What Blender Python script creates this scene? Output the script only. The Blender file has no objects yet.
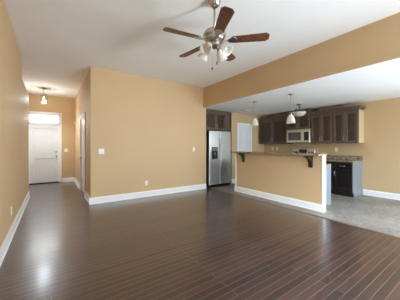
import bpy, bmesh, math, random
from mathutils import Vector, Matrix
random.seed(4)
S = bpy.context.scene
COL = S.collection

# ------------------------------------------------------------------ camera
EYE = 1.283
cd = bpy.data.cameras.new('camera')
cd.sensor_width = 36.0
cd.lens = 214.4 / 400 * 36.0
cd.shift_y = -0.0092
cd.clip_start = 0.02
cam = bpy.data.objects.new('camera', cd)
cam.location = (0, 0, EYE)
cam.rotation_euler = (math.pi / 2, 0, math.radians(-34.717))
COL.objects.link(cam)
S.camera = cam

# ------------------------------------------------------------------ world
w = bpy.data.worlds.new('overcast_sky')
S.world = w
w.use_nodes = True
bg = w.node_tree.nodes['Background']
bg.inputs[0].default_value = (0.86, 0.93, 1.0, 1)
bg.inputs[1].default_value = 1.5

S.view_settings.view_transform = 'Standard'
S.view_settings.look = 'None'
S.view_settings.gamma = 1.0
S.view_settings.exposure = 0.25
S.view_settings.use_curve_mapping = False
S.cycles.max_bounces = 12
S.cycles.diffuse_bounces = 8
S.cycles.glossy_bounces = 5
S.cycles.transparent_max_bounces = 12


def area(name, loc, rot, sx, sy, power, col):
    l = bpy.data.lights.new(name, 'AREA')
    l.shape = 'RECTANGLE'
    l.size, l.size_y = sx, sy
    l.energy = power
    l.color = col
    o = bpy.data.objects.new(name, l)
    o.location = loc
    o.rotation_euler = rot
    COL.objects.link(o)
    return o


H90 = math.pi / 2
# daylight outside the window and the patio doors: cool light down from the sky, and an added upward fill for the ceiling
D = math.radians
SKY, CEIL_FILL, HAZE = (0.72, 0.88, 1.0), (0.77, 0.91, 1.0), (0.97, 0.98, 0.97)
area('window_skylight', (3.4, -2.6, 1.9), (D(80), 0, D(25)), 0.9, 2.0, 110, HAZE)
area('window_up_fill', (3.4, -2.45, 0.6), (D(130), 0, D(34)), 0.8, 1.0, 225, CEIL_FILL)  # added fill aimed up through the window to brighten the ceiling
area('patio_skylight', (5.35, -2.75, 1.6), (D(82), 0, 0), 2.4, 2.4, 270, SKY)
area('dining_skylight', (7.6, -0.9, 1.6), (D(84), 0, D(90)), 2.0, 2.2, 350, SKY)
area('side_fill', (-3.2, -3.0, 2.75), (D(72), 0, D(-52)), 2.6, 1.2, 1500, SKY)  # added light for the half wall, sent through the added side opening
area('transom_daylight', (-0.2, 9.75, 2.35), (D(90), 0, D(180)), 1.3, 0.7, 26, (0.97, 0.98, 1.0))


# ------------------------------------------------------------------ materials
def lin(c):
    return tuple(((v / 255) / 12.92 if v <= 10 else ((v / 255 + 0.055) / 1.055) ** 2.4) for v in c)


def new_mat(name):
    m = bpy.data.materials.new(name)
    m.use_nodes = True
    nt = m.node_tree
    return m, nt, nt.nodes, nt.links, nt.nodes['Principled BSDF']


def plain(name, rgb, rough=0.5, metal=0.0, bump=0.0, bscale=80, vary=0.0, vscale=3.0, spec=0.5):
    m, nt, N, L, p = new_mat(name)
    c = lin(rgb)
    p.inputs['Roughness'].default_value = rough
    p.inputs['Metallic'].default_value = metal
    p.inputs['Specular IOR Level'].default_value = spec
    tc = N.new('ShaderNodeTexCoord')
    nz = N.new('ShaderNodeTexNoise')
    nz.inputs['Scale'].default_value = vscale
    nz.inputs['Detail'].default_value = 3
    L.new(tc.outputs['Object'], nz.inputs['Vector'])
    rmp = N.new('ShaderNodeValToRGB')
    rmp.color_ramp.elements[0].position = 0.3
    rmp.color_ramp.elements[1].position = 0.7
    rmp.color_ramp.elements[0].color = tuple(v * (1 - vary) for v in c) + (1,)
    rmp.color_ramp.elements[1].color = tuple(min(1, v * (1 + vary)) for v in c) + (1,)
    L.new(nz.outputs['Fac'], rmp.inputs[0])
    L.new(rmp.outputs[0], p.inputs['Base Color'])
    if bump:
        b2 = N.new('ShaderNodeTexNoise')
        b2.inputs['Scale'].default_value = bscale
        L.new(tc.outputs['Object'], b2.inputs['Vector'])
        bp = N.new('ShaderNodeBump')
        bp.inputs['Strength'].default_value = bump
        bp.inputs['Distance'].default_value = 0.002
        L.new(b2.outputs['Fac'], bp.inputs['Height'])
        L.new(bp.outputs[0], p.inputs['Normal'])
    return m


def wood(name, dark, light, axis='Z', rough=0.35, scale=9.0, spec=0.5):
    m, nt, N, L, p = new_mat(name)
    tc = N.new('ShaderNodeTexCoord')
    mp = N.new('ShaderNodeMapping')
    st = {'X': (1.2, scale, scale), 'Y': (scale, 1.2, scale), 'Z': (scale, scale, 1.2)}[axis]
    mp.inputs['Scale'].default_value = st
    nz = N.new('ShaderNodeTexNoise')
    nz.inputs['Scale'].default_value = 3.5
    nz.inputs['Detail'].default_value = 8
    nz.inputs['Distortion'].default_value = 0.6
    rmp = N.new('ShaderNodeValToRGB')
    rmp.color_ramp.elements[0].position = 0.32
    rmp.color_ramp.elements[1].position = 0.7
    rmp.color_ramp.elements[0].color = lin(dark) + (1,)
    rmp.color_ramp.elements[1].color = lin(light) + (1,)
    L.new(tc.outputs['Object'], mp.inputs[0])
    L.new(mp.outputs[0], nz.inputs['Vector'])
    L.new(nz.outputs['Fac'], rmp.inputs[0])
    L.new(rmp.outputs[0], p.inputs['Base Color'])
    p.inputs['Roughness'].default_value = rough
    p.inputs['Specular IOR Level'].default_value = spec
    bp = N.new('ShaderNodeBump')
    bp.inputs['Strength'].default_value = 0.074
    bp.inputs['Distance'].default_value = 0.002
    L.new(nz.outputs['Fac'], bp.inputs['Height'])
    L.new(bp.outputs[0], p.inputs['Normal'])
    return m


def plank_floor():
    m, nt, N, L, p = new_mat('dark_plank_floor')
    tc = N.new('ShaderNodeTexCoord')
    br = N.new('ShaderNodeTexBrick')
    br.offset = 0.37
    br.offset_frequency = 2
    br.squash = 1.0
    br.inputs['Scale'].default_value = 1.0
    br.inputs['Brick Width'].default_value = 2.1
    br.inputs['Row Height'].default_value = 0.074
    br.inputs['Mortar Size'].default_value = 0.0022
    br.inputs['Mortar Smooth'].default_value = 0.25
    br.inputs['Bias'].default_value = 0.0
    br.inputs['Color1'].default_value = (0, 0, 0, 1)
    br.inputs['Color2'].default_value = (1, 1, 1, 1)
    br.inputs['Mortar'].default_value = (0.5, 0.5, 0.5, 1)
    L.new(tc.outputs['Object'], br.inputs['Vector'])
    mp = N.new('ShaderNodeMapping')
    mp.inputs['Scale'].default_value = (1.6, 22, 1)
    nz = N.new('ShaderNodeTexNoise')
    nz.inputs['Scale'].default_value = 2.2
    nz.inputs['Detail'].default_value = 8
    nz.inputs['Distortion'].default_value = 0.4
    L.new(tc.outputs['Object'], mp.inputs[0])
    L.new(mp.outputs[0], nz.inputs['Vector'])
    mx = N.new('ShaderNodeMix')
    mx.data_type = 'FLOAT'
    mx.inputs[0].default_value = 0.42
    sep = N.new('ShaderNodeSeparateColor')
    L.new(br.outputs['Color'], sep.inputs[0])
    L.new(nz.outputs['Fac'], mx.inputs[2])
    L.new(sep.outputs[0], mx.inputs[3])
    rmp = N.new('ShaderNodeValToRGB')
    e = rmp.color_ramp.elements
    e[0].position, e[0].color = 0.15, lin((38, 22, 20)) + (1,)
    e[1].position, e[1].color = 0.85, lin((84, 53, 45)) + (1,)
    q = e.new(0.5)
    q.color = lin((58, 35, 30)) + (1,)
    L.new(mx.outputs[0], rmp.inputs[0])
    seam = N.new('ShaderNodeMix')
    seam.data_type = 'RGBA'
    L.new(br.outputs['Fac'], seam.inputs[0])
    L.new(rmp.outputs[0], seam.inputs[6])
    seam.inputs[7].default_value = lin((122, 100, 92)) + (1,)      # pale seam colour imitates the glint on the board bevels
    L.new(seam.outputs[2], p.inputs['Base Color'])
    p.inputs['Specular IOR Level'].default_value = 0.7
    rr = N.new('ShaderNodeMapRange')
    rr.inputs[3].default_value = 0.28
    rr.inputs[4].default_value = 0.4
    p.inputs['Coat Weight'].default_value = 0.7
    p.inputs['Coat Roughness'].default_value = 0.19
    L.new(nz.outputs['Fac'], rr.inputs[0])
    L.new(rr.outputs[0], p.inputs['Roughness'])
    sub = N.new('ShaderNodeMath')
    sub.operation = 'MULTIPLY_ADD'
    sub.inputs[1].default_value = -1.0
    L.new(br.outputs['Fac'], sub.inputs[0])
    sc = N.new('ShaderNodeMath')
    sc.operation = 'MULTIPLY'
    sc.inputs[1].default_value = 0.12
    L.new(nz.outputs['Fac'], sc.inputs[0])
    L.new(sc.outputs[0], sub.inputs[2])
    bp = N.new('ShaderNodeBump')
    bp.inputs['Strength'].default_value = 0.35
    bp.inputs['Distance'].default_value = 0.0016
    L.new(sub.outputs[0], bp.inputs['Height'])
    L.new(bp.outputs[0], p.inputs['Normal'])
    return m


def tile_floor():
    m, nt, N, L, p = new_mat('stone_tile_floor')
    tc = N.new('ShaderNodeTexCoord')
    mp = N.new('ShaderNodeMapping')
    mp.inputs['Location'].default_value = (0.11, 0.07, 0)
    br = N.new('ShaderNodeTexBrick')
    br.offset = 0.5
    br.inputs['Scale'].default_value = 1.0
    br.inputs['Brick Width'].default_value = 0.34
    br.inputs['Row Height'].default_value = 0.34
    br.inputs['Mortar Size'].default_value = 0.004
    br.inputs['Mortar Smooth'].default_value = 0.3
    br.inputs['Color1'].default_value = lin((148, 143, 137)) + (1,)
    br.inputs['Color2'].default_value = lin((166, 161, 154)) + (1,)
    br.inputs['Mortar'].default_value = lin((150, 145, 139)) + (1,)
    L.new(tc.outputs['Object'], mp.inputs[0])
    L.new(mp.outputs[0], br.inputs['Vector'])
    nz = N.new('ShaderNodeTexNoise')
    nz.inputs['Scale'].default_value = 13
    nz.inputs['Detail'].default_value = 8
    nz.inputs['Distortion'].default_value = 1.2
    L.new(tc.outputs['Object'], nz.inputs['Vector'])
    rmp = N.new('ShaderNodeValToRGB')
    rmp.color_ramp.elements[0].position = 0.3
    rmp.color_ramp.elements[1].position = 0.7
    rmp.color_ramp.elements[0].color = (0.45, 0.43, 0.41, 1)
    rmp.color_ramp.elements[1].color = (1, 1, 1, 1)
    L.new(nz.outputs['Fac'], rmp.inputs[0])
    mul = N.new('ShaderNodeMix')
    mul.data_type = 'RGBA'
    mul.blend_type = 'MULTIPLY'
    mul.inputs[0].default_value = 0.8
    L.new(br.outputs['Color'], mul.inputs[6])
    L.new(rmp.outputs[0], mul.inputs[7])
    L.new(mul.outputs[2], p.inputs['Base Color'])
    p.inputs['Roughness'].default_value = 0.45
    bp = N.new('ShaderNodeBump')
    bp.invert = True
    bp.inputs['Strength'].default_value = 0.3
    bp.inputs['Distance'].default_value = 0.002
    L.new(br.outputs['Fac'], bp.inputs['Height'])
    L.new(bp.outputs[0], p.inputs['Normal'])
    return m


def granite():
    m, nt, N, L, p = new_mat('speckled_granite')
    tc = N.new('ShaderNodeTexCoord')
    nz = N.new('ShaderNodeTexNoise')
    nz.inputs['Scale'].default_value = 38
    nz.inputs['Detail'].default_value = 8
    nz.inputs['Roughness'].default_value = 0.7
    L.new(tc.outputs['Object'], nz.inputs['Vector'])
    rmp = N.new('ShaderNodeValToRGB')
    e = rmp.color_ramp.elements
    e[0].position, e[0].color = 0.33, lin((62, 52, 44)) + (1,)
    e[1].position, e[1].color = 0.68, lin((206, 190, 160)) + (1,)
    q = e.new(0.47)
    q.color = lin((142, 124, 98)) + (1,)
    q = e.new(0.56)
    q.color = lin((168, 152, 124)) + (1,)
    L.new(nz.outputs['Fac'], rmp.inputs[0])
    L.new(rmp.outputs[0], p.inputs['Base Color'])
    p.inputs['Roughness'].default_value = 0.15
    return m


def steel(name, rgb=(222, 219, 214), rough=0.3, axis='X'):
    m, nt, N, L, p = new_mat(name)
    p.inputs['Metallic'].default_value = 0.9
    tc = N.new('ShaderNodeTexCoord')
    mp = N.new('ShaderNodeMapping')
    mp.inputs['Scale'].default_value = (3, 120, 120) if axis == 'X' else (120, 120, 3)
    nz = N.new('ShaderNodeTexNoise')
    nz.inputs['Scale'].default_value = 3
    L.new(tc.outputs['Object'], mp.inputs[0])
    L.new(mp.outputs[0], nz.inputs['Vector'])
    rr = N.new('ShaderNodeMapRange')
    rr.inputs[3].default_value = rough - 0.05
    rr.inputs[4].default_value = rough + 0.08
    L.new(nz.outputs['Fac'], rr.inputs[0])
    L.new(rr.outputs[0], p.inputs['Roughness'])
    p.inputs['Base Color'].default_value = lin(rgb) + (1,)
    return m


def thin_glass(name, tint=(1, 1, 1)):
    m = bpy.data.materials.new(name)
    m.use_nodes = True
    N, L = m.node_tree.nodes, m.node_tree.links
    N.clear()
    out = N.new('ShaderNodeOutputMaterial')
    tr = N.new('ShaderNodeBsdfTransparent')
    tr.inputs[0].default_value = tint + (1,)
    gl = N.new('ShaderNodeBsdfGlossy')
    gl.inputs['Roughness'].default_value = 0.02
    lw = N.new('ShaderNodeLayerWeight')
    pw = N.new('ShaderNodeMath')
    pw.operation = 'POWER'
    pw.inputs[1].default_value = 5
    L.new(lw.outputs['Facing'], pw.inputs[0])
    fr = N.new('ShaderNodeMath')
    fr.operation = 'MULTIPLY_ADD'
    fr.inputs[1].default_value = 0.9
    fr.inputs[2].default_value = 0.04
    L.new(pw.outputs[0], fr.inputs[0])
    mx = N.new('ShaderNodeMixShader')
    L.new(fr.outputs[0], mx.inputs[0])
    L.new(tr.outputs[0], mx.inputs[1])
    L.new(gl.outputs[0], mx.inputs[2])
    L.new(mx.outputs[0], out.inputs[0])
    return m


def frosted_glass(name, rgb=(245, 242, 236), amount=0.45):
    m = bpy.data.materials.new(name)
    m.use_nodes = True
    N, L = m.node_tree.nodes, m.node_tree.links
    p = N['Principled BSDF']
    out = N['Material Output']
    p.inputs['Base Color'].default_value = lin(rgb) + (1,)
    p.inputs['Roughness'].default_value = 0.22
    tl = N.new('ShaderNodeBsdfTranslucent')
    tl.inputs[0].default_value = lin(rgb) + (1,)
    mx = N.new('ShaderNodeMixShader')
    mx.inputs[0].default_value = amount
    nz = N.new('ShaderNodeTexNoise')
    nz.inputs['Scale'].default_value = 14
    rr = N.new('ShaderNodeMapRange')
    rr.inputs[3].default_value = amount - 0.12
    rr.inputs[4].default_value = amount + 0.12
    L.new(nz.outputs['Fac'], rr.inputs[0])
    L.new(rr.outputs[0], mx.inputs[0])
    L.new(p.outputs[0], mx.inputs[1])
    L.new(tl.outputs[0], mx.inputs[2])
    L.new(mx.outputs[0], out.inputs[0])
    return m


M = {}
M['wall'] = plain('tan_wall_paint', (207, 177, 136), 0.55, bump=0.12, bscale=160, vary=0.015, vscale=1.5, spec=0.35)
M['ceil'] = plain('white_ceiling_paint', (246, 246, 246), 0.9, bump=0.1, bscale=120, vary=0.01, spec=0.2)
M['trim'] = plain('white_trim_paint', (238, 238, 238), 0.35, vary=0.008)
M['door'] = plain('white_door_paint', (228, 229, 232), 0.4, vary=0.008)
M['floor'] = plank_floor()
M['tile'] = tile_floor()
M['granite'] = granite()
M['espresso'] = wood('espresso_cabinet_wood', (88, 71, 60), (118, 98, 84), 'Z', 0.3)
M['espresso_shaded'] = wood('espresso_shaded_wood', (58, 44, 36), (84, 66, 55), 'Z', 0.3)  # darker copy of the cabinet wood paints shade into the recesses
M['corbel'] = wood('dark_corbel_wood', (44, 31, 25), (78, 58, 47), 'Z', 0.3)
M['mwglass'] = plain('reflection_grey_oven_glass', (92, 87, 80), 0.12, vary=0.05, spec=0.9)  # lightened base colour stands in for reflections on the microwave window
M['black_cab'] = wood('black_brown_base_wood', (24, 20, 21), (42, 35, 34), 'Z', 0.3)
M['reflection_panel'] = plain('blue_grey_reflection_panel', (126, 133, 145), 0.35, vary=0.03, vscale=6)  # blue-grey base colour stands in for a glossy window reflection
M['pale_reflection'] = wood('pale_reflection_end_panel', (196, 172, 134), (210, 188, 152), 'Z', 0.4)  # pale wood tone put in for the glossy reflection on the cabinet end
M['blade'] = wood('walnut_blade', (76, 46, 30), (126, 82, 54), 'X', 0.4, 14)
M['nickel'] = plain('brushed_nickel', (186, 180, 170), 0.28, 1.0, vary=0.03)
M['darkmetal'] = plain('dark_metal', (60, 54, 50), 0.4, 0.9, vary=0.05)
M['steel'] = steel('stainless_steel')
M['steel_v'] = steel('stainless_steel_upright', (222, 224, 226), 0.36, 'Z')
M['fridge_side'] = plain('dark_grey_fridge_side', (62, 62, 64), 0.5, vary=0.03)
M['black'] = plain('black_plastic', (22, 22, 24), 0.35, vary=0.05)
M['blackglass'] = plain('black_glass', (14, 15, 17), 0.06, vary=0.02)
M['greyplastic'] = plain('grey_plastic', (110, 114, 120), 0.4, vary=0.03)
M['plate'] = plain('white_cover_plate', (242, 240, 232), 0.35, vary=0.01)
M['slot'] = plain('grey_slot', (90, 88, 84), 0.5, vary=0.02)
M['glass'] = thin_glass('window_glass')
M['clear'] = thin_glass('lantern_glass', (0.96, 0.97, 0.97))
M['frost'] = frosted_glass('frosted_white_glass')
M['alabaster'] = frosted_glass('alabaster_glass', (240, 234, 222), 0.4)
M['threshold'] = wood('threshold_wood', (110, 88, 74), (150, 126, 108), 'Y', 0.4)
m_, nt_, N_, L_, p_ = new_mat('lit_lamp_bulb')
p_.inputs['Emission Color'].default_value = (1, 0.88, 0.72, 1)
p_.inputs['Emission Strength'].default_value = 2
M['bulb'] = m_
M['bulb_off'] = plain('white_bulb_glass', (240, 238, 232), 0.2, vary=0.01)


# ------------------------------------------------------------------ mesh helpers
class MB:
    """collects shapes (world coordinates) and links them as one mesh object"""

    def __init__(self):
        self.bm = bmesh.new()

    def box(self, x0, x1, y0, y1, z0, z1, bev=0.0, seg=2):
        b = bmesh.new()
        bmesh.ops.create_cube(b, size=1)
        for v in b.verts:
            v.co = Vector(((x0 + x1) / 2 + v.co.x * (x1 - x0), (y0 + y1) / 2 + v.co.y * (y1 - y0), (z0 + z1) / 2 + v.co.z * (z1 - z0)))
        if bev:
            bmesh.ops.bevel(b, geom=b.edges[:], offset=bev, segments=seg, profile=0.5, affect='EDGES')
        self._add(b)
        return self

    def _add(self, b, mat=None):
        if mat:
            b.transform(mat)
        me = bpy.data.meshes.new('t')
        b.to_mesh(me)
        b.free()
        self.bm.from_mesh(me)
        bpy.data.meshes.remove(me)

    def lathe(self, prof, loc=(0, 0, 0), mat=None, n=28, close=False):
        b = bmesh.new()
        rings = []
        for r, z in prof:
            if r < 1e-5:
                rings.append([b.verts.new((0, 0, z))])
            else:
                rings.append([b.verts.new((r * math.cos(2 * math.pi * k / n), r * math.sin(2 * math.pi * k / n), z)) for k in range(n)])
        for a, c in zip(rings[:-1], rings[1:]):
            for k in range(n):
                j = (k + 1) % n
                if len(a) == 1 and len(c) == 1:
                    continue
                if len(a) == 1:
                    f = b.faces.new((a[0], c[j], c[k]))
                elif len(c) == 1:
                    f = b.faces.new((a[k], a[j], c[0]))
                else:
                    f = b.faces.new((a[k], a[j], c[j], c[k]))
                f.smooth = True
        bmesh.ops.recalc_face_normals(b, faces=b.faces[:])
        self._add(b, Matrix.Translation(Vector(loc)) @ (mat or Matrix.Identity(4)))
        return self

    def cyl(self, p0, p1, r, n=16, r1=None):
        p0, p1 = Vector(p0), Vector(p1)
        d = p1 - p0
        q = d.to_track_quat('Z', 'Y').to_matrix().to_4x4()
        r1 = r if r1 is None else r1
        return self.lathe([(0, 0), (r, 0), (r1, d.length), (0, d.length)], p0, q, n)

    def tube(self, pts, r, n=10):
        pts = [Vector(p) for p in pts]
        b = bmesh.new()
        rings = []
        for i, p in enumerate(pts):
            t = (pts[min(i + 1, len(pts) - 1)] - pts[max(i - 1, 0)]).normalized()
            q = t.to_track_quat('Z', 'Y').to_matrix()
            rr = r[i] if isinstance(r, (list, tuple)) else r
            rings.append([b.verts.new(p + q @ Vector((rr * math.cos(2 * math.pi * k / n), rr * math.sin(2 * math.pi * k / n), 0))) for k in range(n)])
        for a, c in zip(rings[:-1], rings[1:]):
            for k in range(n):
                f = b.faces.new((a[k], a[(k + 1) % n], c[(k + 1) % n], c[k]))
                f.smooth = True
        b.faces.new(rings[0][::-1])
        b.faces.new(rings[-1])
        self._add(b)
        return self

    def prism(self, outline, axis, a0, a1, bev=0.0):
        """outline of (p, q) extruded along axis: x -> (y,z), y -> (x,z), z -> (x,y)"""
        def P(p, q, a):
            return {'x': (a, p, q), 'y': (p, a, q), 'z': (p, q, a)}[axis]
        b = bmesh.new()
        lo = [b.verts.new(P(p, q, a0)) for p, q in outline]
        hi = [b.verts.new(P(p, q, a1)) for p, q in outline]
        n = len(outline)
        b.faces.new(lo[::-1])
        b.faces.new(hi)
        for k in range(n):
            b.faces.new((lo[k], lo[(k + 1) % n], hi[(k + 1) % n], hi[k]))
        bmesh.ops.recalc_face_normals(b, faces=b.faces[:])
        if bev:
            bmesh.ops.bevel(b, geom=b.edges[:], offset=bev, segments=1, affect='EDGES')
        self._add(b)
        return self

    def done(self, name, mat, parent=None):
        me = bpy.data.meshes.new(name)
        org = Vector((0, 0, 0))
        if parent is not None:
            q = parent
            while q is not None:
                org += q.location
                q = q.parent
        if parent is None and self.bm.verts and not getattr(self, 'keep', False):
            xs = [v.co for v in self.bm.verts]
            mn = [min(c[i] for c in xs) for i in range(3)]
            mxx = [max(c[i] for c in xs) for i in range(3)]
            org = Vector(((mn[0] + mxx[0]) / 2, (mn[1] + mxx[1]) / 2, mn[2]))
        bmesh.ops.translate(self.bm, verts=self.bm.verts[:], vec=-org)
        self.bm.to_mesh(me)
        self.bm.free()
        me.materials.append(mat)
        o = bpy.data.objects.new(name, me)
        COL.objects.link(o)
        if parent is None:
            o.location = org
        else:
            o.parent = parent
        return o


def tag(o, label, cat, group=None):
    o['label'] = label
    o['category'] = cat
    if group:
        o['group'] = group
    return o


def thing(name, loc, label, cat, group=None):
    o = bpy.data.objects.new(name, None)
    o.location = loc
    o.empty_display_size = 0.1
    COL.objects.link(o)
    return tag(o, label, cat, group)


def struct(name, mb, mat, parent=None):
    mb.keep = parent is None
    o = mb.done(name, mat, parent)
    if parent is None:
        o['kind'] = 'structure'
    return o


# ------------------------------------------------------------------ the room
CZ, KZ = 3.05, 2.45
XL, YM, XB, YD, XF, XK, XT, YS, YN = -0.474, 5.266, 3.772, 9.148, 0.71, 6.82, 4.02, -1.9, 5.45
struct('floor', MB().box(-0.8, XT, YS - 0.12, YD + 0.12, -0.1, 0), M['floor'])
struct('floor_kitchen', MB().box(XT, XK + 0.12, YS - 0.12, 6.27, -0.1, 0), M['tile'])
struct('ceiling', MB().box(-0.8, XB + 0.12, YS - 0.12, YD + 0.12, CZ, CZ + 0.1), M['ceil'])
struct('ceiling_kitchen', MB().box(XB, XK + 0.12, YS - 0.12, 6.27, KZ, KZ + 0.1), M['ceil'])
struct('beam_header', MB().box(XB, XB + 0.12, YS, YM, KZ + 0.1, CZ).box(XB - 0.001, XB + 0.12, YS, YM, KZ + 0.002, KZ + 0.1), M['wall'])
struct('trim_1', MB().box(XT - 0.03, XT + 0.03, YS, YM, 0, 0.007, 0.003, 1), M['threshold'])

LY0, LY1 = -1.75, -0.35  # side opening added out of view to let the half-wall light in
struct('wall_left', MB().box(-0.8, XL, YS - 0.12, LY0, 0, CZ).box(-0.8, XL, LY1, 5.42, 0, CZ).box(-0.8, XL, LY0, LY1, 2.1, CZ).box(-0.64, XL, 5.42, 6.95, 0, 2.6), M['wall'])
struct('wall_foyer_left', MB().box(-0.8, -0.64, 5.42, YD, 0, CZ), M['wall'])
struct('wall_main', MB().box(XF, 3.87, YM, YM + 0.12, 0, CZ), M['wall'])
struct('wall_foyer_right', MB().box(XF, XF + 0.12, YM + 0.12, 6.205, 0, CZ).box(XF, XF + 0.12, 7.185, YD, 0, CZ)
       .box(XF, XF + 0.12, 6.205, 7.185, 2.08, CZ), M['wall'])
DX0, DX1, DTOP = -0.625, 0.235, 2.40
struct('wall_front', MB().box(-0.8, DX0, YD, YD + 0.12, 0, CZ).box(DX1, XF + 0.12, YD, YD + 0.12, 0, CZ)
       .box(DX0, DX1, YD, YD + 0.12, DTOP, CZ), M['wall'])
struct('wall_alcove', MB().box(3.75, 3.87, YM + 0.12, 6.15, 0, KZ).box(3.75, 5.22, 6.15, 6.27, 0, KZ)
       .box(5.1, 5.22, YN + 0.12, 6.15, 0, KZ), M['wall'])
PX0, PX1, PTOP = 5.42, 6.04, 2.045
struct('wall_kitchen_left', MB().box(5.1, PX0, YN, YN + 0.12, 0, KZ).box(PX1, XK, YN, YN + 0.12, 0, KZ)
       .box(PX0, PX1, YN, YN + 0.12, PTOP, KZ), M['wall'])
EY0, EY1, EZ1 = -1.75, 0.0, 2.1
struct('wall_kitchen_back', MB().box(XK, XK + 0.12, YS, EY0, 0, KZ).box(XK, XK + 0.12, EY1, YN + 0.12, 0, KZ).box(XK, XK + 0.12, EY0, EY1, EZ1, KZ), M['wall'])
# south wall behind the camera with a patio door and an unseen window shaped so its light grazes the beam
WX0, WX1, WZ0, WZ1, GX0, GX1, GZ1 = 2.85, 3.66, 0.3, 2.4, 4.4, 6.3, 2.1
struct('wall_south', MB().box(XL, WX0, YS - 0.12, YS, 0, CZ).box(WX1, XB, YS - 0.12, YS, 0, CZ)
       .box(WX0, WX1, YS - 0.12, YS, 0, WZ0).box(WX0, WX1, YS - 0.12, YS, WZ1, CZ)
       .box(XB, GX0, YS - 0.12, YS, 0, KZ).box(GX1, XK, YS - 0.12, YS, 0, KZ)
       .box(GX0, GX1, YS - 0.12, YS, GZ1, KZ), M['wall'])


def window(name, x0, x1, z0, z1, y, panes):
    f = MB()
    t = 0.05
    f.box(x0, x1, y - 0.09, y - 0.03, z0, z0 + t).box(x0, x1, y - 0.09, y - 0.03, z1 - t, z1)
    for k in range(panes + 1):
        xx = x0 + (x1 - x0 - t) * k / panes
        f.box(xx, xx + t, y - 0.09, y - 0.03, z0 + t, z1 - t)
    o = struct(name, f, M['trim'])
    o2 = MB().box(x0 + t, x1 - t, y - 0.065, y - 0.06, z0 + t, z1 - t).done('pane', M['glass'], o)
    return o


window('window_1', WX0, WX1, WZ0, WZ1, YS, 1)
window('window_2', GX0, GX1, 0.0, GZ1, YS, 2)

f = MB().box(XK + 0.03, XK + 0.09, EY0, EY1, 0, 0.05).box(XK + 0.03, XK + 0.09, EY0, EY1, EZ1 - 0.05, EZ1)
for yy in (EY0, (EY0 + EY1) / 2 - 0.025, EY1 - 0.05):
    f.box(XK + 0.03, XK + 0.09, yy, yy + 0.05, 0.05, EZ1 - 0.05)
o = struct('window_3', f, M['trim'])
MB().box(XK + 0.06, XK + 0.065, EY0 + 0.05, EY1 - 0.05, 0.05, EZ1 - 0.05).done('pane', M['glass'], o)

f = MB().box(XL - 0.15, XL - 0.09, LY0, LY1, 0, 0.05).box(XL - 0.15, XL - 0.09, LY0, LY1, 2.05, 2.1)
for yy in (LY0, (LY0 + LY1) / 2 - 0.025, LY1 - 0.05):
    f.box(XL - 0.15, XL - 0.09, yy, yy + 0.05, 0.05, 2.05)
o = struct('window_added', f, M['trim'])  # glazing of the added side opening, out of view
MB().box(XL - 0.125, XL - 0.12, LY0 + 0.05, LY1 - 0.05, 0.05, 2.05).done('pane', M['glass'], o)

# half wall that carries the breakfast bar
HX0, HX1, HY0, HY1, HZ = 4.347, 4.455, 2.085, 4.445, 1.10
struct('wall_peninsula', MB().box(HX0, HX1, HY0, HY1, 0, HZ), M['wall'])
struct('trim_2', MB().box(HX0 - 0.012, HX1 + 0.012, HY0 - 0.018, HY0, 0.14, HZ, 0.003, 1), M['trim'])
struct('trim_3', MB().box(HX0 - 0.012, HX1 + 0.012, HY1, HY1 + 0.045, 0.14, HZ, 0.003, 1), M['trim'])


def bb_profile(t=0.016, h=0.145):
    return [(0, 0), (t + 0.012, 0), (t + 0.012, 0.016), (t, 0.022), (t, h - 0.03), (t * 0.55, h - 0.012), (t * 0.4, h), (0, h)]


def baseboard(mb, x0, y0, x1, y1, nx, ny):
    """runs from (x0, y0) to (x1, y1); (nx, ny) points into the room"""
    if nx:
        mb.prism([(x0 + nx * p, q) for p, q in bb_profile()], 'y', min(y0, y1), max(y0, y1))
    else:
        mb.prism([(y0 + ny * p, q) for p, q in bb_profile()], 'x', min(x0, x1), max(x0, x1))
    return mb


struct('baseboard_left', baseboard(baseboard(MB(), XL, LY1, XL, 6.978, 1, 0), -0.64, 6.95, XL, 6.95, 0, 1), M['trim'])
struct('baseboard_foyer_left', baseboard(MB(), -0.64, 6.978, -0.64, YD - 0.02, 1, 0), M['trim'])
struct('baseboard_main', baseboard(MB(), XF - 0.028, YM, 3.87, YM, 0, -1), M['trim'])
struct('baseboard_foyer_right', baseboard(baseboard(MB(), XF, YM, XF, 6.13, -1, 0), XF, 7.26, XF, YD, -1, 0), M['trim'])
struct('baseboard_front', baseboard(MB(), 0.32, YD, XF - 0.028, YD, 0, -1), M['trim'])
b = baseboard(MB(), HX0, HY0 - 0.028, HX0, HY1 + 0.06, -1, 0)
baseboard(b, HX0, HY0, HX1, HY0, 0, -1)
b.box(HX0, HX1, HY1, HY1 + 0.06, 0, 0.14)
struct('baseboard_peninsula', b, M['trim'])
struct('baseboard_kitchen_back', baseboard(baseboard(MB(), XK, YS, XK, EY0, -1, 0), XK, EY1, XK, 2.22, -1, 0), M['trim'])
struct('baseboard_kitchen_left', baseboard(MB(), 5.1, YN, 5.35, YN, 0, -1), M['trim'])


# ------------------------------------------------------------------ doors
def casing(mb, x0, x1, y, z1, w=0.07, t=0.018):
    """casing on a wall that faces -y"""
    mb.box(x0 - w, x0, y - t, y, 0, z1, 0.004, 1).box(x1, x1 + w, y - t, y, 0, z1, 0.004, 1)
    mb.box(x0 - w - 0.01, x1 + w + 0.01, y - t - 0.004, y, z1, z1 + w, 0.004, 1)
    return mb


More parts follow.
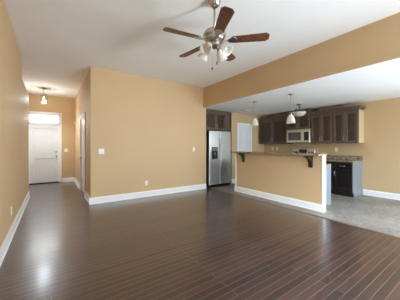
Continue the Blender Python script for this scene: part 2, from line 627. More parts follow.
# front door with its transom
d1 = struct('door_1', casing(MB(), DX0, DX1, YD, DTOP, 0.068), M['trim'])
MB().box(DX0, DX1, YD + 0.005, YD + 0.11, 2.36, DTOP).box(DX0, DX1, YD + 0.005, YD + 0.11, 2.04, 2.10) \
    .box(DX0, DX0 + 0.03, YD + 0.005, YD + 0.11, 0, DTOP).box(DX1 - 0.03, DX1, YD + 0.005, YD + 0.11, 0, DTOP).done('door_frame', M['trim'], d1)
MB().box(DX0 + 0.03, DX1 - 0.03, YD + 0.06, YD + 0.066, 2.10, 2.36).done('transom_pane', M['glass'], d1)
leaf = MB()
lx0, lx1, ly = DX0 + 0.032, DX1 - 0.032, YD + 0.03
leaf.box(lx0, lx1, ly + 0.024, ly + 0.045, 0.03, 2.036)
st = 0.125
leaf.box(lx0, lx0 + st, ly, ly + 0.024, 0.03, 2.036, 0.003, 1).box(lx1 - st, lx1, ly, ly + 0.024, 0.03, 2.036, 0.003, 1)
for z0, z1 in ((0.03, 0.27), (0.86, 1.02), (1.90, 2.036)):
    leaf.box(lx0 + st, lx1 - st, ly, ly + 0.024, z0, z1, 0.003, 1)
for z0, z1 in ((0.27, 0.86), (1.02, 1.90)):
    n = 6
    px0, px1 = lx0 + st + 0.02, lx1 - st - 0.02
    for k in range(n):
        a = px0 + (px1 - px0) * k / n
        leaf.box(a + 0.006, a + (px1 - px0) / n - 0.006, ly + 0.010, ly + 0.025, z0 + 0.02, z1 - 0.02, 0.002, 1)
lf = leaf.done('door_leaf', M['door'], d1)
hx = lx1 - 0.065
MB().lathe([(0, 0), (0.03, 0), (0.03, 0.008), (0.011, 0.012), (0.011, 0.035), (0.026, 0.04), (0.03, 0.055), (0.024, 0.068), (0, 0.072)],
           (hx, ly, 0.95), Matrix.Rotation(H90, 4, 'X')).done('door_knob', M['nickel'], d1)
MB().lathe([(0, 0), (0.03, 0), (0.028, 0.014), (0, 0.016)], (hx, ly, 1.09), Matrix.Rotation(H90, 4, 'X')) \
    .box(hx - 0.006, hx + 0.006, ly - 0.034, ly - 0.012, 1.07, 1.11, 0.002, 1).done('deadbolt', M['nickel'], d1)
MB().box(DX0, DX1, YD - 0.01, YD + 0.11, 0, 0.028, 0.004, 1).done('door_sill', M['darkmetal'], d1)


def panel_leaf(a0, a1, face, z1, axis, sgn, panels):
    """a moulded panel leaf; axis: the axis the leaf runs along; face: coordinate of its face; sgn: way the face looks"""
    mb = MB()

    def bx(p0, p1, d0, d1, q0, q1, bev=0.0):
        lo, hi = sorted((face - sgn * d0, face - sgn * d1))
        if axis == 'x':
            mb.box(p0, p1, lo, hi, q0, q1, bev, 1)
        else:
            mb.box(lo, hi, p0, p1, q0, q1, bev, 1)
    s = 0.1
    bx(a0, a1, 0.01, 0.04, 0.012, z1)
    bx(a0, a0 + s, 0, 0.01, 0.012, z1, 0.003)
    bx(a1 - s, a1, 0, 0.01, 0.012, z1, 0.003)
    edges = [0.012]
    for p0, p1 in panels:
        bx(a0 + s, a1 - s, 0, 0.01, edges[-1], p0, 0.003)
        bx(a0 + s + 0.03, a1 - s - 0.03, 0.002, 0.011, p0 + 0.03, p1 - 0.03, 0.006)
        edges.append(p1)
    bx(a0 + s, a1 - s, 0, 0.01, edges[-1], z1, 0.003)
    return mb


# white side door in the foyer
d2 = struct('door_2', MB().box(XF - 0.018, XF, 6.13, 6.205, 0, 2.08, 0.004, 1).box(XF - 0.018, XF, 7.185, 7.26, 0, 2.08, 0.004, 1)
            .box(XF - 0.022, XF, 6.12, 7.27, 2.08, 2.155, 0.004, 1), M['trim'])
MB().box(XF, XF + 0.12, 6.205, 6.235, 0, 2.08).box(XF, XF + 0.12, 7.155, 7.185, 0, 2.08).box(XF, XF + 0.12, 6.235, 7.155, 2.05, 2.08).done('door_frame', M['trim'], d2)
panel_leaf(6.238, 7.152, XF + 0.015, 2.045, 'y', -1, [(0.25, 0.9), (1.05, 1.9)]).done('door_leaf', M['door'], d2)
MB().lathe([(0, 0), (0.03, 0), (0.03, 0.008), (0.011, 0.012), (0.011, 0.035), (0.027, 0.045), (0.024, 0.064), (0, 0.07)],
           (XF + 0.015, 7.08, 0.95), Matrix.Rotation(-H90, 4, 'Y')).done('door_knob', M['nickel'], d2)

# pantry door beside the refrigerator
d3 = struct('door_3', casing(MB(), PX0, PX1, YN, PTOP, 0.065), M['trim'])
MB().box(PX0, PX0 + 0.02, YN, YN + 0.11, 0, PTOP).box(PX1 - 0.02, PX1, YN, YN + 0.11, 0, PTOP).box(PX0 + 0.02, PX1 - 0.02, YN, YN + 0.11, PTOP - 0.02, PTOP).done('door_frame', M['trim'], d3)
panel_leaf(PX0 + 0.022, PX1 - 0.022, YN + 0.02, PTOP - 0.022, 'x', -1, [(0.25, 0.9), (1.05, 1.9)]).done('door_leaf', M['door'], d3)
MB().lathe([(0, 0), (0.03, 0), (0.03, 0.008), (0.011, 0.012), (0.011, 0.035), (0.027, 0.045), (0.024, 0.064), (0, 0.07)],
           (PX0 + 0.08, YN + 0.02, 0.95), Matrix.Rotation(H90, 4, 'X')).done('door_knob', M['nickel'], d3)


# ------------------------------------------------------------------ cabinets
def front(parent, name, face, axis, sgn, a0, a1, z0, z1, mat, matp, pull=None, t=0.02, s=0.058):
    """a raised-panel door or drawer front; its face looks along sgn*other axis; pull = (a, z, 'v' or 'h')"""
    def mk():
        mb = MB()

        def bx(p0, p1, d0, d1, q0, q1, bev=0.0):
            lo, hi = sorted((face + sgn * d0, face + sgn * d1))
            if axis == 'x':
                mb.box(p0, p1, lo, hi, q0, q1, bev, 1)
            else:
                mb.box(lo, hi, p0, p1, q0, q1, bev, 1)
        return mb, bx
    mb, bx = mk()
    s = min(s, (z1 - z0) * 0.28)
    bx(a0, a0 + s, 0, t, z0, z1, 0.003)
    bx(a1 - s, a1, 0, t, z0, z1, 0.003)
    bx(a0 + s, a1 - s, 0, t, z0, z0 + s, 0.003)
    bx(a0 + s, a1 - s, 0, t, z1 - s, z1, 0.003)
    d = mb.done(name, mat, parent)
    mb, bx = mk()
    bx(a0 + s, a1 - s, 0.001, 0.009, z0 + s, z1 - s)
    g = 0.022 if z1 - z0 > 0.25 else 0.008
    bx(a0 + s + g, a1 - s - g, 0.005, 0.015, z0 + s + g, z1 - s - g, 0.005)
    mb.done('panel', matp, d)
    if pull:
        a, z, o = pull
        mb = MB()

        def P(aa, dd, zz):
            return (aa, face + sgn * dd, zz) if axis == 'x' else (face + sgn * dd, aa, zz)
        L = 0.058
        pts = [(-L, t), (-L, t + 0.022), (-L * 0.7, t + 0.032), (0, t + 0.034), (L * 0.7, t + 0.032), (L, t + 0.022), (L, t)]
        mb.tube([P(a, dd, z + q) if o == 'v' else P(a + q, dd, z) for q, dd in pts], 0.0065, 8)
        mb.done('handle', M['nickel'], d)
    return d


def crown(mb, x_face, x_back, y0, y1, z0, z1, left=True, right=True):
    """stepped crown above a wall cabinet that looks along -x"""
    n = 3
    for k in range(n):
        pr = 0.012 + 0.018 * k
        mb.box(x_face - pr, x_back, y0 - (pr if left else 0), y1 + (pr if right else 0), z0 + (z1 - z0) * k / n, z0 + (z1 - z0) * (k + 1) / n, 0.004, 1)
    return mb


XU = 6.5                                                   # face of the wall cabinets
GRP_W = 'dark wall cabinets'


def wall_cabinet(label, y0, y1, z0, z1, zc, low_pull=True, xf=XU, cl=False, cr=False, end=False):
    t = thing('wall_cabinet', (XK, (y0 + y1) / 2, z0), label, 'cabinet', GRP_W)
    if end:
        MB().box(xf + 0.004, XK, y0 - 0.005, y0, z0, z1).done('end_panel', M['pale_reflection'], t)
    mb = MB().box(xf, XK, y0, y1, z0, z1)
    mb.done('carcass', M['espresso_shaded'], t)
    MB().box(xf - 0.004, xf, y0, y0 + 0.03, z0, z1, 0.001, 1).box(xf - 0.004, xf, y1 - 0.03, y1, z0, z1, 0.001, 1) \
        .box(xf - 0.004, xf, y0 + 0.03, y1 - 0.03, z0, z0 + 0.025, 0.001, 1).box(xf - 0.004, xf, y0 + 0.03, y1 - 0.03, z1 - 0.04, z1, 0.001, 1).done('face_frame', M['espresso'], t)
    crown(MB(), xf, XK, y0, y1, z1, zc, cl, cr).done('crown_moulding', M['espresso'], t)
    m = (y0 + y1) / 2
    zp = z0 + 0.13 if z1 - z0 > 0.5 else z0 + 0.11
    front(t, 'door', xf - 0.004, 'y', -1, y0 + 0.012, m - 0.003, z0 + 0.012, z1 - 0.03, M['espresso'], M['espresso_shaded'], (m - 0.035, zp, 'v'))
    front(t, 'door', xf - 0.004, 'y', -1, m + 0.003, y1 - 0.012, z0 + 0.012, z1 - 0.03, M['espresso'], M['espresso_shaded'], (m + 0.035, zp, 'v'))
    return t


wall_cabinet('dark wood two-door wall cabinet at the open end by the bare tan wall', 2.205, 2.822, 1.37, 2.235, 2.335, cl=True, end=True)
wall_cabinet('dark wood two-door wall cabinet between the microwave and the end wall cabinet', 2.824, 3.438, 1.37, 2.235, 2.335)
wall_cabinet('short dark wood cabinet mounted directly above the microwave', 3.441, 4.221, 1.835, 2.33, 2.43, xf=XU - 0.05, cl=True, cr=True)
wall_cabinet('wide dark wood two-door wall cabinet between the microwave and the white pantry door', 4.225, 5.425, 1.37, 2.235, 2.335)

# cabinet over the refrigerator, with its tall side panels
t = thing('refrigerator_cabinet', (4.43, 6.0, 1.8), 'dark wood two-door cabinet built in above the stainless refrigerator', 'cabinet')
MB().box(3.92, 4.975, 5.42, 6.12, 1.80, 2.40).done('carcass', M['espresso_shaded'], t)
MB().box(3.92, 4.975, 5.405, 5.42, 1.80, 1.825).box(3.92, 4.975, 5.405, 5.42, 2.37, 2.40).box(3.92, 3.95, 5.405, 5.42, 1.825, 2.37).box(4.775, 4.975, 5.405, 5.42, 1.825, 2.37).done('face_frame', M['espresso'], t)
MB().box(3.92, 4.985, 5.38, 6.12, 2.40, 2.445, 0.004, 1).done('crown_moulding', M['espresso'], t)
front(t, 'door', 5.405, 'x', -1, 3.945, 4.355, 1.82, 2.375, M['espresso'], M['espresso_shaded'], (4.325, 1.92, 'v'))
front(t, 'door', 5.405, 'x', -1, 4.361, 4.77, 1.82, 2.375, M['espresso'], M['espresso_shaded'], (4.391, 1.92, 'v'))
MB().box(3.88, 3.92, 5.30, 6.12, 0, 2.445, 0.002, 1).done('side_panel', M['espresso_shaded'], t)
MB().box(4.985, 5.025, 5.42, 6.12, 0, 2.445, 0.002, 1).done('side_panel', M['espresso_shaded'], t)

# refrigerator
FX0, FX1, FY, FZ = 3.975, 4.87, 5.235, 1.765
fm = FX0 + 0.42
t = thing('refrigerator', ((FX0 + FX1) / 2, 5.65, 0), 'side-by-side stainless refrigerator with a black water dispenser', 'refrigerator')
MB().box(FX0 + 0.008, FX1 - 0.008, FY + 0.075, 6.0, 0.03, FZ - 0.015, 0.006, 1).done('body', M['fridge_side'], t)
df = MB().box(FX0, fm - 0.003, FY, FY + 0.07, 0.09, FZ, 0.012, 3).done('freezer_door', M['steel_v'], t)
dr = MB().box(fm + 0.003, FX1, FY, FY + 0.07, 0.09, FZ, 0.012, 3).done('fridge_door', M['steel_v'], t)
for p, hx in ((df, fm - 0.035), (dr, fm + 0.035)):
    MB().tube([(hx, FY, 0.62), (hx, FY - 0.04, 0.65), (hx, FY - 0.052, 0.75), (hx, FY - 0.052, 1.4), (hx, FY - 0.04, 1.5), (hx, FY, 1.53)], 0.013, 10).done('handle', M['steel'], p)
ds = MB().box(FX0 + 0.09, FX0 + 0.33, FY - 0.008, FY, 0.88, 1.26, 0.004, 1).done('dispenser', M['black'], df)
MB().box(FX0 + 0.11, FX0 + 0.31, FY - 0.011, FY - 0.008, 1.14, 1.24, 0.001, 1).done('dispenser_panel', M['greyplastic'], t)
MB().box(FX0 + 0.12, FX0 + 0.30, FY - 0.018, FY - 0.008, 0.89, 0.905, 0.002, 1).done('dispenser_tray', M['greyplastic'], t)
MB().box(FX0 + 0.185, FX0 + 0.235, FY - 0.016, FY - 0.008, 1.0, 1.1, 0.002, 1).done('dispenser_paddle', M['greyplastic'], t)
MB().box(FX0 + 0.02, FX1 - 0.02, FY + 0.03, FY + 0.075, 0.012, 0.085).done('grille', M['black'], t)
for fx in (FX0 + 0.06, FX1 - 0.06):
    for fy in (FY + 0.12, 5.92):
        MB().cyl((fx, fy, 0), (fx, fy, 0.035), 0.02, 12).done('foot', M['black'], t)

# microwave under the short cabinet
MY0, MY1, MX, MZ0, MZ1 = 3.447, 4.215, 6.42, 1.405, 1.83
t = thing('microwave', (XK, (MY0 + MY1) / 2, MZ0), 'stainless microwave mounted over the range', 'microwave')
MB().box(MX + 0.03, XK, MY0, MY1, MZ0, MZ1, 0.003, 1).done('body', M['steel'], t)
d = MB().box(MX, MX + 0.028, MY0 + 0.2, MY1, MZ0 + 0.005, MZ1 - 0.045, 0.006, 2).done('door', M['steel'], t)
MB().box(MX - 0.003, MX, MY0 + 0.27, MY1 - 0.06, MZ0 + 0.07, MZ1 - 0.1, 0.001, 1).done('window', M['mwglass'], d)
MB().tube([(MX, MY0 + 0.225, MZ0 + 0.05), (MX - 0.035, MY0 + 0.225, MZ0 + 0.07), (MX - 0.04, MY0 + 0.225, MZ0 + 0.19), (MX - 0.035, MY0 + 0.225, MZ1 - 0.1), (MX, MY0 + 0.225, MZ1 - 0.08)], 0.011, 10).done('handle', M['steel'], d)
cp = MB().box(MX, MX + 0.028, MY0, MY0 + 0.196, MZ0 + 0.005, MZ1 - 0.045, 0.004, 1).done('control_panel', M['steel'], t)
MB().box(MX - 0.002, MX, MY0 + 0.025, MY0 + 0.175, MZ0 + 0.06, MZ1 - 0.1, 0.0008, 1).done('keypad', M['black'], cp)
v = MB()
for k in range(4):
    v.box(MX + 0.004, MX + 0.03, MY0, MY1, MZ1 - 0.04 + k * 0.01, MZ1 - 0.034 + k * 0.01)
v.done('vent_grille', M['steel'], t)

# range below it
RY0, RY1, RX = 3.45, 4.21, 6.17
t = thing('range', (6.5, (RY0 + RY1) / 2, 0), 'stainless electric range with a backguard behind the breakfast bar', 'range')
MB().box(RX + 0.04, 6.8, RY0, RY1, 0.06, 0.90, 0.003, 1).box(RX + 0.08, 6.78, RY0 + 0.02, RY1 - 0.02, 0, 0.06).done('body', M['steel'], t)
ct = MB().box(RX, 6.72, RY0, RY1, 0.90, 0.918, 0.003, 1).done('cooktop', M['blackglass'], t)
bgd = MB().prism([(6.715, 0.918), (6.805, 0.918), (6.805, 1.19), (6.765, 1.21), (6.745, 1.20)], 'y', RY0, RY1, 0.004).done('backguard', M['steel'], t)
MB().prism([(6.721, 1.0), (6.7325, 1.0), (6.752, 1.17), (6.7425, 1.185)], 'y', (RY0 + RY1) / 2 - 0.13, (RY0 + RY1) / 2 + 0.13).done('display', M['blackglass'], bgd)
for yy in (RY0 + 0.08, RY0 + 0.17, RY1 - 0.17, RY1 - 0.08):
    MB().cyl((6.735, yy, 1.09), (6.70, yy, 1.098), 0.026, 16, 0.02).done('knob', M['black'], bgd)
od = MB().box(RX, RX + 0.038, RY0 + 0.006, RY1 - 0.006, 0.26, 0.88, 0.006, 2).done('oven_door', M['steel'], t)
MB().box(RX - 0.003, RX, RY0 + 0.12, RY1 - 0.12, 0.4, 0.72, 0.001, 1).done('oven_window', M['blackglass'], od)
MB().tube([(RX, RY0 + 0.06, 0.8), (RX - 0.045, RY0 + 0.07, 0.8), (RX - 0.045, RY1 - 0.07, 0.8), (RX, RY1 - 0.06, 0.8)], 0.012, 10).done('handle', M['steel'], od)
MB().box(RX + 0.002, RX + 0.038, RY0 + 0.006, RY1 - 0.006, 0.07, 0.25, 0.006, 2).done('drawer', M['steel'], t)

# base cabinets
GRP_B = 'black base cabinets along the back wall'
XBF = 6.225


def base_cabinet(label, y0, y1, doors, end_panel=False):
    t = thing('base_cabinet', ((XBF + XK) / 2, (y0 + y1) / 2, 0), label, 'cabinet', GRP_B)
    ye = y0 + 0.02 if end_panel else y0
    MB().box(XBF, XK - 0.003, ye, y1, 0.1, 0.875).done('carcass', M['black_cab'], t)
    MB().box(XBF + 0.06, XK - 0.003, ye, y1, 0, 0.1).done('toe_kick', M['black_cab'], t)
    if end_panel:
        MB().prism([(XBF + 0.06, 0), (XK, 0), (XK, 0.875), (XBF, 0.875), (XBF, 0.1), (XBF + 0.06, 0.1)], 'y', y0, ye).done('end_panel', M['reflection_panel'], t)
        MB().box(XBF - 0.004, XBF + 0.06, y0 - 0.002, y1, 0, 0.1).done('base_board', M['black_cab'], t)
    w_ = (y1 - y0) / doors
    for k in range(doors):
        a0, a1 = y0 + k * w_ + 0.015, y0 + (k + 1) * w_ - 0.015
        dz = front(t, 'drawer', XBF, 'y', -1, a0, a1, 0.70, 0.85, M['black_cab'], M['black_cab'], ((a0 + a1) / 2, 0.775, 'h'))
        hy = a1 - 0.04 if k == 0 else a0 + 0.04
        front(t, 'door', XBF, 'y', -1, a0, a1, 0.13, 0.68, M['black_cab'], M['black_cab'], (hy, 0.57, 'v'))
    return t


base_cabinet('black one-door base cabinet with a reflection-grey end panel at the end of the counter', 2.235, 2.70, 1, True)
base_cabinet('black two-door base cabinet half hidden behind the peninsula, right beside the range', 2.702, 3.44, 2)
base_cabinet('black base cabinet in the kitchen corner beyond the range', 4.22, 5.43, 2)


def counter(label, y0, y1):
    t = thing('countertop', ((XBF + XK) / 2, (y0 + y1) / 2, 0.875), label, 'countertop')
    MB().box(XBF - 0.035, XK, y0, y1, 0.875, 0.915, 0.006, 2).done('slab', M['granite'], t)
    MB().box(XK - 0.025, XK, y0, y1, 0.915, 1.03, 0.004, 1).done('backsplash', M['granite'], t)


counter('speckled tan granite countertop with a low backsplash at the open end of the wall run', 2.21, 3.445)
counter('speckled granite countertop in the kitchen corner beyond the range', 4.215, 5.45)

# peninsula cabinets behind the half wall
t = thing('peninsula_cabinet', (4.8, 3.3, 0), 'low cabinet run behind the half wall with a reflection-tinted blue-grey end panel', 'cabinet')
PXF = 5.1
MB().box(HX1 + 0.014, PXF, 2.275, HY1, 0.1, 0.86).done('carcass', M['black_cab'], t)
MB().box(HX1 + 0.014, PXF - 0.07, 2.275, HY1, 0, 0.1).done('toe_kick', M['black_cab'], t)
MB().box(HX1 + 0.014, PXF, 2.255, 2.275, 0, 0.86, 0.002, 1).done('end_panel', M['reflection_panel'], t)
for k in range(3):
    a0 = 2.29 + k * 0.72
    front(t, 'door', PXF, 'y', 1, a0, a0 + 0.70, 0.13, 0.68, M['black_cab'], M['black_cab'], (a0 + 0.65, 0.57, 'v'))
    front(t, 'drawer', PXF, 'y', 1, a0, a0 + 0.70, 0.70, 0.84, M['black_cab'], M['black_cab'], (a0 + 0.35, 0.77, 'h'))
tag(MB().box(HX1 + 0.013, PXF + 0.004, 2.25, HY1 + 0.02, 0.86, 0.895, 0.006, 2).done('peninsula_countertop', M['granite']),
    'granite worktop on the kitchen side of the half wall, lower than the bar', 'countertop')
tag(MB().box(4.15, 4.50, HY0 - 0.025, HY1 + 0.046, HZ, HZ + 0.04, 0.008, 3).done('bar_countertop', M['granite']),
    'long granite breakfast bar top capping the tan half wall', 'countertop')


def corbel(yc, label):
    wdt = 0.035
    t = thing('corbel', (HX0, yc, HZ - 0.235), label, 'corbel', 'wooden corbels under the bar')
    x = HX0
    out = [(x - 0.018, HZ - 0.235)]
    for k in range(13):                                   # sweeping S curve from the foot to the nose
        u = k / 12
        px = x - 0.03 - 0.105 * (u ** 1.6)
        pz = HZ - 0.215 + 0.165 * (1 - (1 - u) ** 2.0) * (0.75 + 0.25 * u)
        out.append((px, pz))
    out += [(x - 0.15, HZ - 0.04), (x - 0.15, HZ - 0.022), (x - 0.018, HZ - 0.022)]
    MB().prism(out, 'y', yc - wdt, yc + wdt, 0.003).done('bracket', M['corbel'], t)
    MB().box(x - 0.018, x, yc - wdt - 0.012, yc + wdt + 0.012, HZ - 0.25, HZ - 0.022, 0.003, 1).done('back_plate', M['corbel'], t)
    MB().box(x - 0.162, x, yc - wdt - 0.012, yc + wdt + 0.012, HZ - 0.022, HZ, 0.003, 1).done('cap', M['corbel'], t)
    return t


corbel(2.31, 'dark wooden corbel under the bar near the white end trim')
corbel(4.17, 'dark wooden corbel under the bar at the end by the refrigerator')


# ------------------------------------------------------------------ cover plates
def plate(name, label, cat, kind, wall, a, z, n=1, group=None):
    """wall: ('y', coordinate) faces -y ; ('x', coordinate, sgn) faces sgn*x"""
    wd, hh = 0.072 + 0.046 * (n - 1), 0.118

    def bx(mb, p0, p1, d0, d1, q0, q1, bev=0.0):
        if wall[0] == 'y':
            mb.box(p0, p1, wall[1] - d1, wall[1] - d0, q0, q1, bev, 1)
        else:
            lo, hi = sorted((wall[1] + wall[2] * d0, wall[1] + wall[2] * d1))
            mb.box(lo, hi, p0, p1, q0, q1, bev, 1)
        return mb
    loc = (a, wall[1], z - hh / 2) if wall[0] == 'y' else (wall[1], a, z - hh / 2)
    t = thing(name, loc, label, cat, group)
    bx(MB(), a - wd / 2, a + wd / 2, 0, 0.007, z - hh / 2, z + hh / 2, 0.002).done('cover_plate', M['plate'], t)
    for k in range(n):
        c = a + (k - (n - 1) / 2) * 0.046
        if kind == 'switch':
            bx(MB(), c - 0.016, c + 0.016, 0.007, 0.011, z - 0.033, z + 0.033, 0.001).done('rocker', M['trim'], t)
        else:
            for s_ in (-1, 1):
                so = bx(MB(), c - 0.017, c + 0.017, 0.007, 0.010, z + s_ * 0.02 - 0.014, z + s_ * 0.02 + 0.014, 0.001).done('socket', M['trim'], t)
                mb = MB()
                bx(mb, c - 0.009, c - 0.006, 0.010, 0.0106, z + s_ * 0.02 - 0.005, z + s_ * 0.02 + 0.007)
                bx(mb, c + 0.006, c + 0.009, 0.010, 0.0106, z + s_ * 0.02 - 0.005, z + s_ * 0.02 + 0.007)
                mb.done('slot', M['slot'], so)
    return t


def on_y(u, y):
    l = (u - 200) / 214.4
    return y * (0.5695 + l * 0.822) / (0.822 - l * 0.5695)


plate('light_switch', 'white double light switch on the tan wall near its corner with the foyer', 'light switch', 'switch', ('y', YM), 0.93, 1.17, 2)
plate('light_switch', 'white single light switch on the tan wall beside the refrigerator', 'light switch', 'switch', ('y', YM), 3.42, 1.19, 1)
plate('wall_outlet', 'white outlet low on the tan wall above the baseboard', 'outlet', 'outlet', ('y', YM), 1.99, 0.35)
plate('wall_outlet', 'white outlet low on the long left-hand wall', 'outlet', 'outlet', ('x', XL, 1), 4.06, 0.36)
plate('light_switch', 'white light switch on the foyer wall beside the front door', 'light switch', 'switch', ('y', YD), 0.44, 1.14, 2)
plate('wall_outlet', 'white outlet above the countertop, below the end wall cabinets', 'outlet', 'outlet', ('x', XK, -1), 2.87, 1.19)
plate('wall_outlet', 'white outlet under the wide wall cabinet, close to the kitchen corner', 'outlet', 'outlet', ('x', XK, -1), 5.06, 1.2)
plate('light_switch', 'white switch under the wide wall cabinet, beside the corner outlet', 'light switch', 'switch', ('x', XK, -1), 4.86, 1.2)

t = thing('motion_sensor', (XF, 8.95, 2.10), 'small white sensor high on the foyer wall by the corner', 'sensor')
MB().prism([(XF, 2.08), (XF - 0.03, 2.1), (XF - 0.045, 2.15), (XF - 0.035, 2.18), (XF, 2.19)], 'y', 8.92, 8.98, 0.004).done('housing', M['plate'], t)
MB().box(XF - 0.049, XF - 0.04, 8.93, 8.97, 2.12, 2.15, 0.003, 1).done('lens', M['greyplastic'], t)

# ceiling register in the kitchen
t = thing('ceiling_vent', (5.2, 4.94, KZ), 'small grey register in the white kitchen ceiling', 'vent')
mb = MB().box(5.05, 5.35, 4.86, 4.88, KZ - 0.008, KZ).box(5.05, 5.35, 5.0, 5.02, KZ - 0.008, KZ).box(5.05, 5.07, 4.88, 5.0, KZ - 0.008, KZ).box(5.33, 5.35, 4.88, 5.0, KZ - 0.008, KZ)
mb.done('frame', M['plate'], t)
mb = MB()
for k in range(6):
    mb.box(5.07, 5.33, 4.885 + k * 0.02, 4.897 + k * 0.02, KZ - 0.006, KZ - 0.001)
mb.done('louvre', M['greyplastic'], t)


# ------------------------------------------------------------------ kitchen lamps
def pendant(x, y, zb, label):
    t = thing('pendant_light', (x, y, zb), label, 'pendant light', 'pendant lights over the bar')
    MB().lathe([(0, KZ), (0.062, KZ), (0.06, KZ - 0.012), (0.03, KZ - 0.026), (0, KZ - 0.028)], (x, y, 0)).done('canopy', M['nickel'], t)
    MB().cyl((x, y, zb + 0.235), (x, y, KZ - 0.027), 0.0055, 8).done('rod', M['nickel'], t)
    MB().lathe([(0, 0.245), (0.013, 0.245), (0.02, 0.23), (0.026, 0.205), (0.028, 0.17), (0, 0.168)], (x, y, zb)).done('socket', M['nickel'], t)
    pr = [(0.028, 0.19), (0.05, 0.172), (0.07, 0.135), (0.083, 0.09), (0.092, 0.04), (0.1, 0.0), (0.095, 0.001), (0.087, 0.041), (0.078, 0.09), (0.066, 0.132), (0.047, 0.167), (0.025, 0.185), (0.028, 0.19)]
    MB().lathe(pr, (x, y, zb)).done('shade', M['frost'], t)
    MB().lathe([(0, 0.06), (0.022, 0.068), (0.03, 0.09), (0.024, 0.12), (0.013, 0.15), (0.013, 0.17), (0, 0.17)], (x, y, zb), n=16).done('bulb', M['bulb_off'], t)


pendant(4.40, 2.785, 1.80, 'white glass pendant over the bar, hanging in front of the microwave')
pendant(4.36, 3.79, 1.82, 'white glass pendant over the bar, hanging beside the pantry door')

t = thing('ceiling_lamp', (5.62, 3.31, 2.1), 'semi-flush ceiling lamp with a shallow white glass bowl in the kitchen', 'ceiling light')
cx, cy = 5.62, 3.31
MB().lathe([(0, KZ), (0.07, KZ), (0.068, KZ - 0.02), (0.03, KZ - 0.035), (0, KZ - 0.036)], (cx, cy, 0)).done('canopy', M['nickel'], t)
MB().cyl((cx, cy, 2.09), (cx, cy, KZ - 0.03), 0.009, 10).done('rod', M['nickel'], t)
MB().lathe([(0.0, 2.105), (0.06, 2.108), (0.12, 2.13), (0.165, 2.175), (0.185, 2.225), (0.178, 2.225), (0.158, 2.179), (0.116, 2.136), (0.06, 2.115), (0, 2.112)], (cx, cy, 0), n=36).done('bowl', M['alabaster'], t)
MB().lathe([(0, 2.085), (0.012, 2.088), (0.018, 2.097), (0.02, 2.106), (0, 2.107)], (cx, cy, 0)).done('finial', M['nickel'], t)
for k in range(3):
    a = 0.4 + k * 2 * math.pi / 3
    MB().tube([(cx + 0.012 * math.cos(a), cy + 0.012 * math.sin(a), 2.36), (cx + 0.1 * math.cos(a), cy + 0.1 * math.sin(a), 2.31), (cx + 0.182 * math.cos(a), cy + 0.182 * math.sin(a), 2.226)], 0.006, 8).done('arm', M['nickel'], t)

# foyer lantern
t = thing('foyer_lamp', (-0.19, 8.04, 2.56), 'clear glass semi-flush lamp on the foyer ceiling before the front door', 'ceiling light')
cx, cy = -0.19, 8.04
MB().lathe([(0, CZ), (0.085, CZ), (0.082, CZ - 0.025), (0.03, CZ - 0.045), (0, CZ - 0.046)], (cx, cy, 0)).done('canopy', M['nickel'], t)
MB().cyl((cx, cy, 2.86), (cx, cy, CZ - 0.04), 0.008, 10).done('rod', M['nickel'], t)
MB().lathe([(0, 2.87), (0.1, 2.865), (0.105, 2.85), (0, 2.845)], (cx, cy, 0)).done('cap', M['nickel'], t)
MB().lathe([(0.098, 2.85), (0.098, 2.62), (0.085, 2.59), (0.05, 2.575), (0, 2.572), (0, 2.576), (0.049, 2.579), (0.082, 2.593), (0.094, 2.622), (0.094, 2.85), (0.098, 2.85)], (cx, cy, 0)).done('glass_shade', M['clear'], t)
MB().cyl((cx, cy, 2.80), (cx, cy, 2.846), 0.015, 12).done('socket', M['nickel'], t)
MB().lathe([(0, 2.7), (0.02, 2.71), (0.028, 2.735), (0.02, 2.77), (0.012, 2.8), (0, 2.8)], (cx, cy, 0), n=16).done('bulb', M['bulb'], t)
l = bpy.data.lights.new('foyer_bulb_light', 'POINT')
l.energy = 14
l.color = (0.8, 0.92, 1.0)
l.shadow_soft_size = 0.03
lo = bpy.data.objects.new('foyer_bulb_light', l)
lo.location = (cx, cy, 2.66)
COL.objects.link(lo)

l = bpy.data.lights.new('foyer_fill_spot', 'SPOT')       # added fill spot at the lantern, brightens the door and floor
l.energy = 135
l.color = (0.8, 0.92, 1.0)
l.spot_size = math.radians(150)
l.spot_blend = 1.0
l.shadow_soft_size = 0.14
lo = bpy.data.objects.new('foyer_fill_spot', l)
lo.location = (cx, cy, 2.66)
COL.objects.link(lo)

# ------------------------------------------------------------------ ceiling fan
FXc, FYc, FB = 1.625, 2.037, 2.563
t = thing('ceiling_fan', (FXc, FYc, CZ), 'five-blade ceiling fan with walnut blades and a frosted four-shade light kit', 'ceiling fan')
MB().lathe([(0, CZ), (0.075, CZ), (0.075, CZ - 0.02), (0.066, CZ - 0.05), (0.04, CZ - 0.078), (0.02, CZ - 0.085), (0, CZ - 0.085)], (FXc, FYc, 0)).done('canopy', M['nickel'], t)
MB().cyl((FXc, FYc, FB + 0.13), (FXc, FYc, CZ - 0.08), 0.013, 14).done('downrod', M['nickel'], t)
MB().lathe([(0, 0.15), (0.028, 0.15), (0.034, 0.135), (0.075, 0.125), (0.118, 0.105), (0.135, 0.075), (0.137, 0.05), (0.128, 0.035), (0.118, 0.03), (0.122, 0.02), (0.12, 0.008), (0.09, -0.012), (0.06, -0.02), (0, -0.02)], (FXc, FYc, FB), n=40).done('motor_housing', M['nickel'], t)
MB().lathe([(0, -0.02), (0.058, -0.02), (0.07, -0.03), (0.07, -0.06), (0.055, -0.08), (0.03, -0.088), (0, -0.09)], (FXc, FYc, FB), n=32).done('switch_housing', M['nickel'], t)
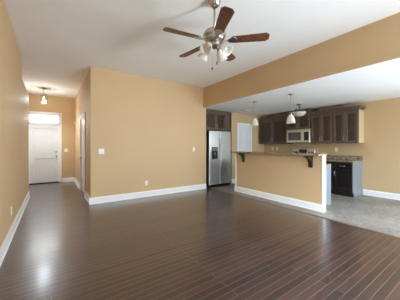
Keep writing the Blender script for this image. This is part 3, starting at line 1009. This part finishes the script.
for k in range(5):
    a = math.radians(27.3 + 72 * k)
    Rm = Matrix.Translation((FXc, FYc, FB)) @ Matrix.Rotation(a, 4, 'Z')
    Rp = Rm @ Matrix.Translation((0, 0, -0.006)) @ Matrix.Rotation(math.radians(-12), 4, 'X')
    # blade outline in its own plane, clipped corners at the tip
    ol = [(0.205, -0.048), (0.235, -0.056), (0.60, -0.068), (0.635, -0.04), (0.638, 0.0), (0.635, 0.04), (0.60, 0.068), (0.235, 0.056), (0.205, 0.048)]
    mb = MB().prism(ol, 'z', -0.004, 0.004, 0.0015)
    blade_bm = mb.bm
    o = mb
    o.bm.transform(Rp)
    bl = o.done('blade', M['blade'], t)
    # scrolled blade iron
    mb = MB()
    mb.prism([(0.10, -0.02), (0.15, -0.012), (0.19, -0.04), (0.235, -0.05), (0.265, -0.03), (0.275, 0), (0.265, 0.03), (0.235, 0.05), (0.19, 0.04), (0.15, 0.012), (0.10, 0.02)], 'z', -0.011, -0.004, 0.002)
    mb.bm.transform(Rp)
    mb2 = mb.done('blade_iron', M['nickel'], bl)
for k in range(4):
    a = math.radians(20 + 90 * k)
    R = Matrix.Translation((FXc, FYc, FB - 0.06)) @ Matrix.Rotation(a, 4, 'Z')
    mb = MB().tube([(0.05, 0, 0.0), (0.085, 0, 0.004), (0.105, 0, -0.012)], 0.009, 8)
    mb.bm.transform(R)
    arm = mb.done('light_arm', M['nickel'], t)
    Q = R @ Matrix.Translation((0.1, 0, -0.008)) @ Matrix.Rotation(math.radians(-38), 4, 'Y')
    mb = MB().lathe([(0, 0.008), (0.02, 0.006), (0.026, -0.01), (0.026, -0.03), (0, -0.032)], n=18)
    mb.bm.transform(Q)
    mb.done('lamp_socket', M['nickel'], arm)
    mb = MB().lathe([(0.026, -0.016), (0.036, -0.032), (0.046, -0.06), (0.052, -0.09), (0.063, -0.118), (0.076, -0.135), (0.073, -0.136), (0.060, -0.117), (0.049, -0.09), (0.043, -0.06), (0.033, -0.034), (0.024, -0.018), (0.026, -0.016)], n=26)
    mb.bm.transform(Q)
    mb.done('shade', M['frost'], t)
    mb = MB().lathe([(0, -0.03), (0.012, -0.032), (0.014, -0.05), (0.024, -0.072), (0.022, -0.092), (0, -0.1)], n=14)
    mb.bm.transform(Q)
    mb.done('bulb', M['bulb_off'], arm)
for dx, dy, ln in ((0.03, -0.012, 0.17), (-0.012, 0.03, 0.23)):
    px, py, z0 = FXc + dx, FYc + dy, FB - 0.085
    mb = MB().cyl((px, py, z0 - ln), (px, py, z0), 0.0018, 6)
    ch = mb.done('pull_chain', M['nickel'], t)
    MB().lathe([(0, 0), (0.007, -0.004), (0.009, -0.016), (0.005, -0.03), (0, -0.032)], (px, py, z0 - ln), n=12).done('pull_fob', M['darkmetal'], ch)
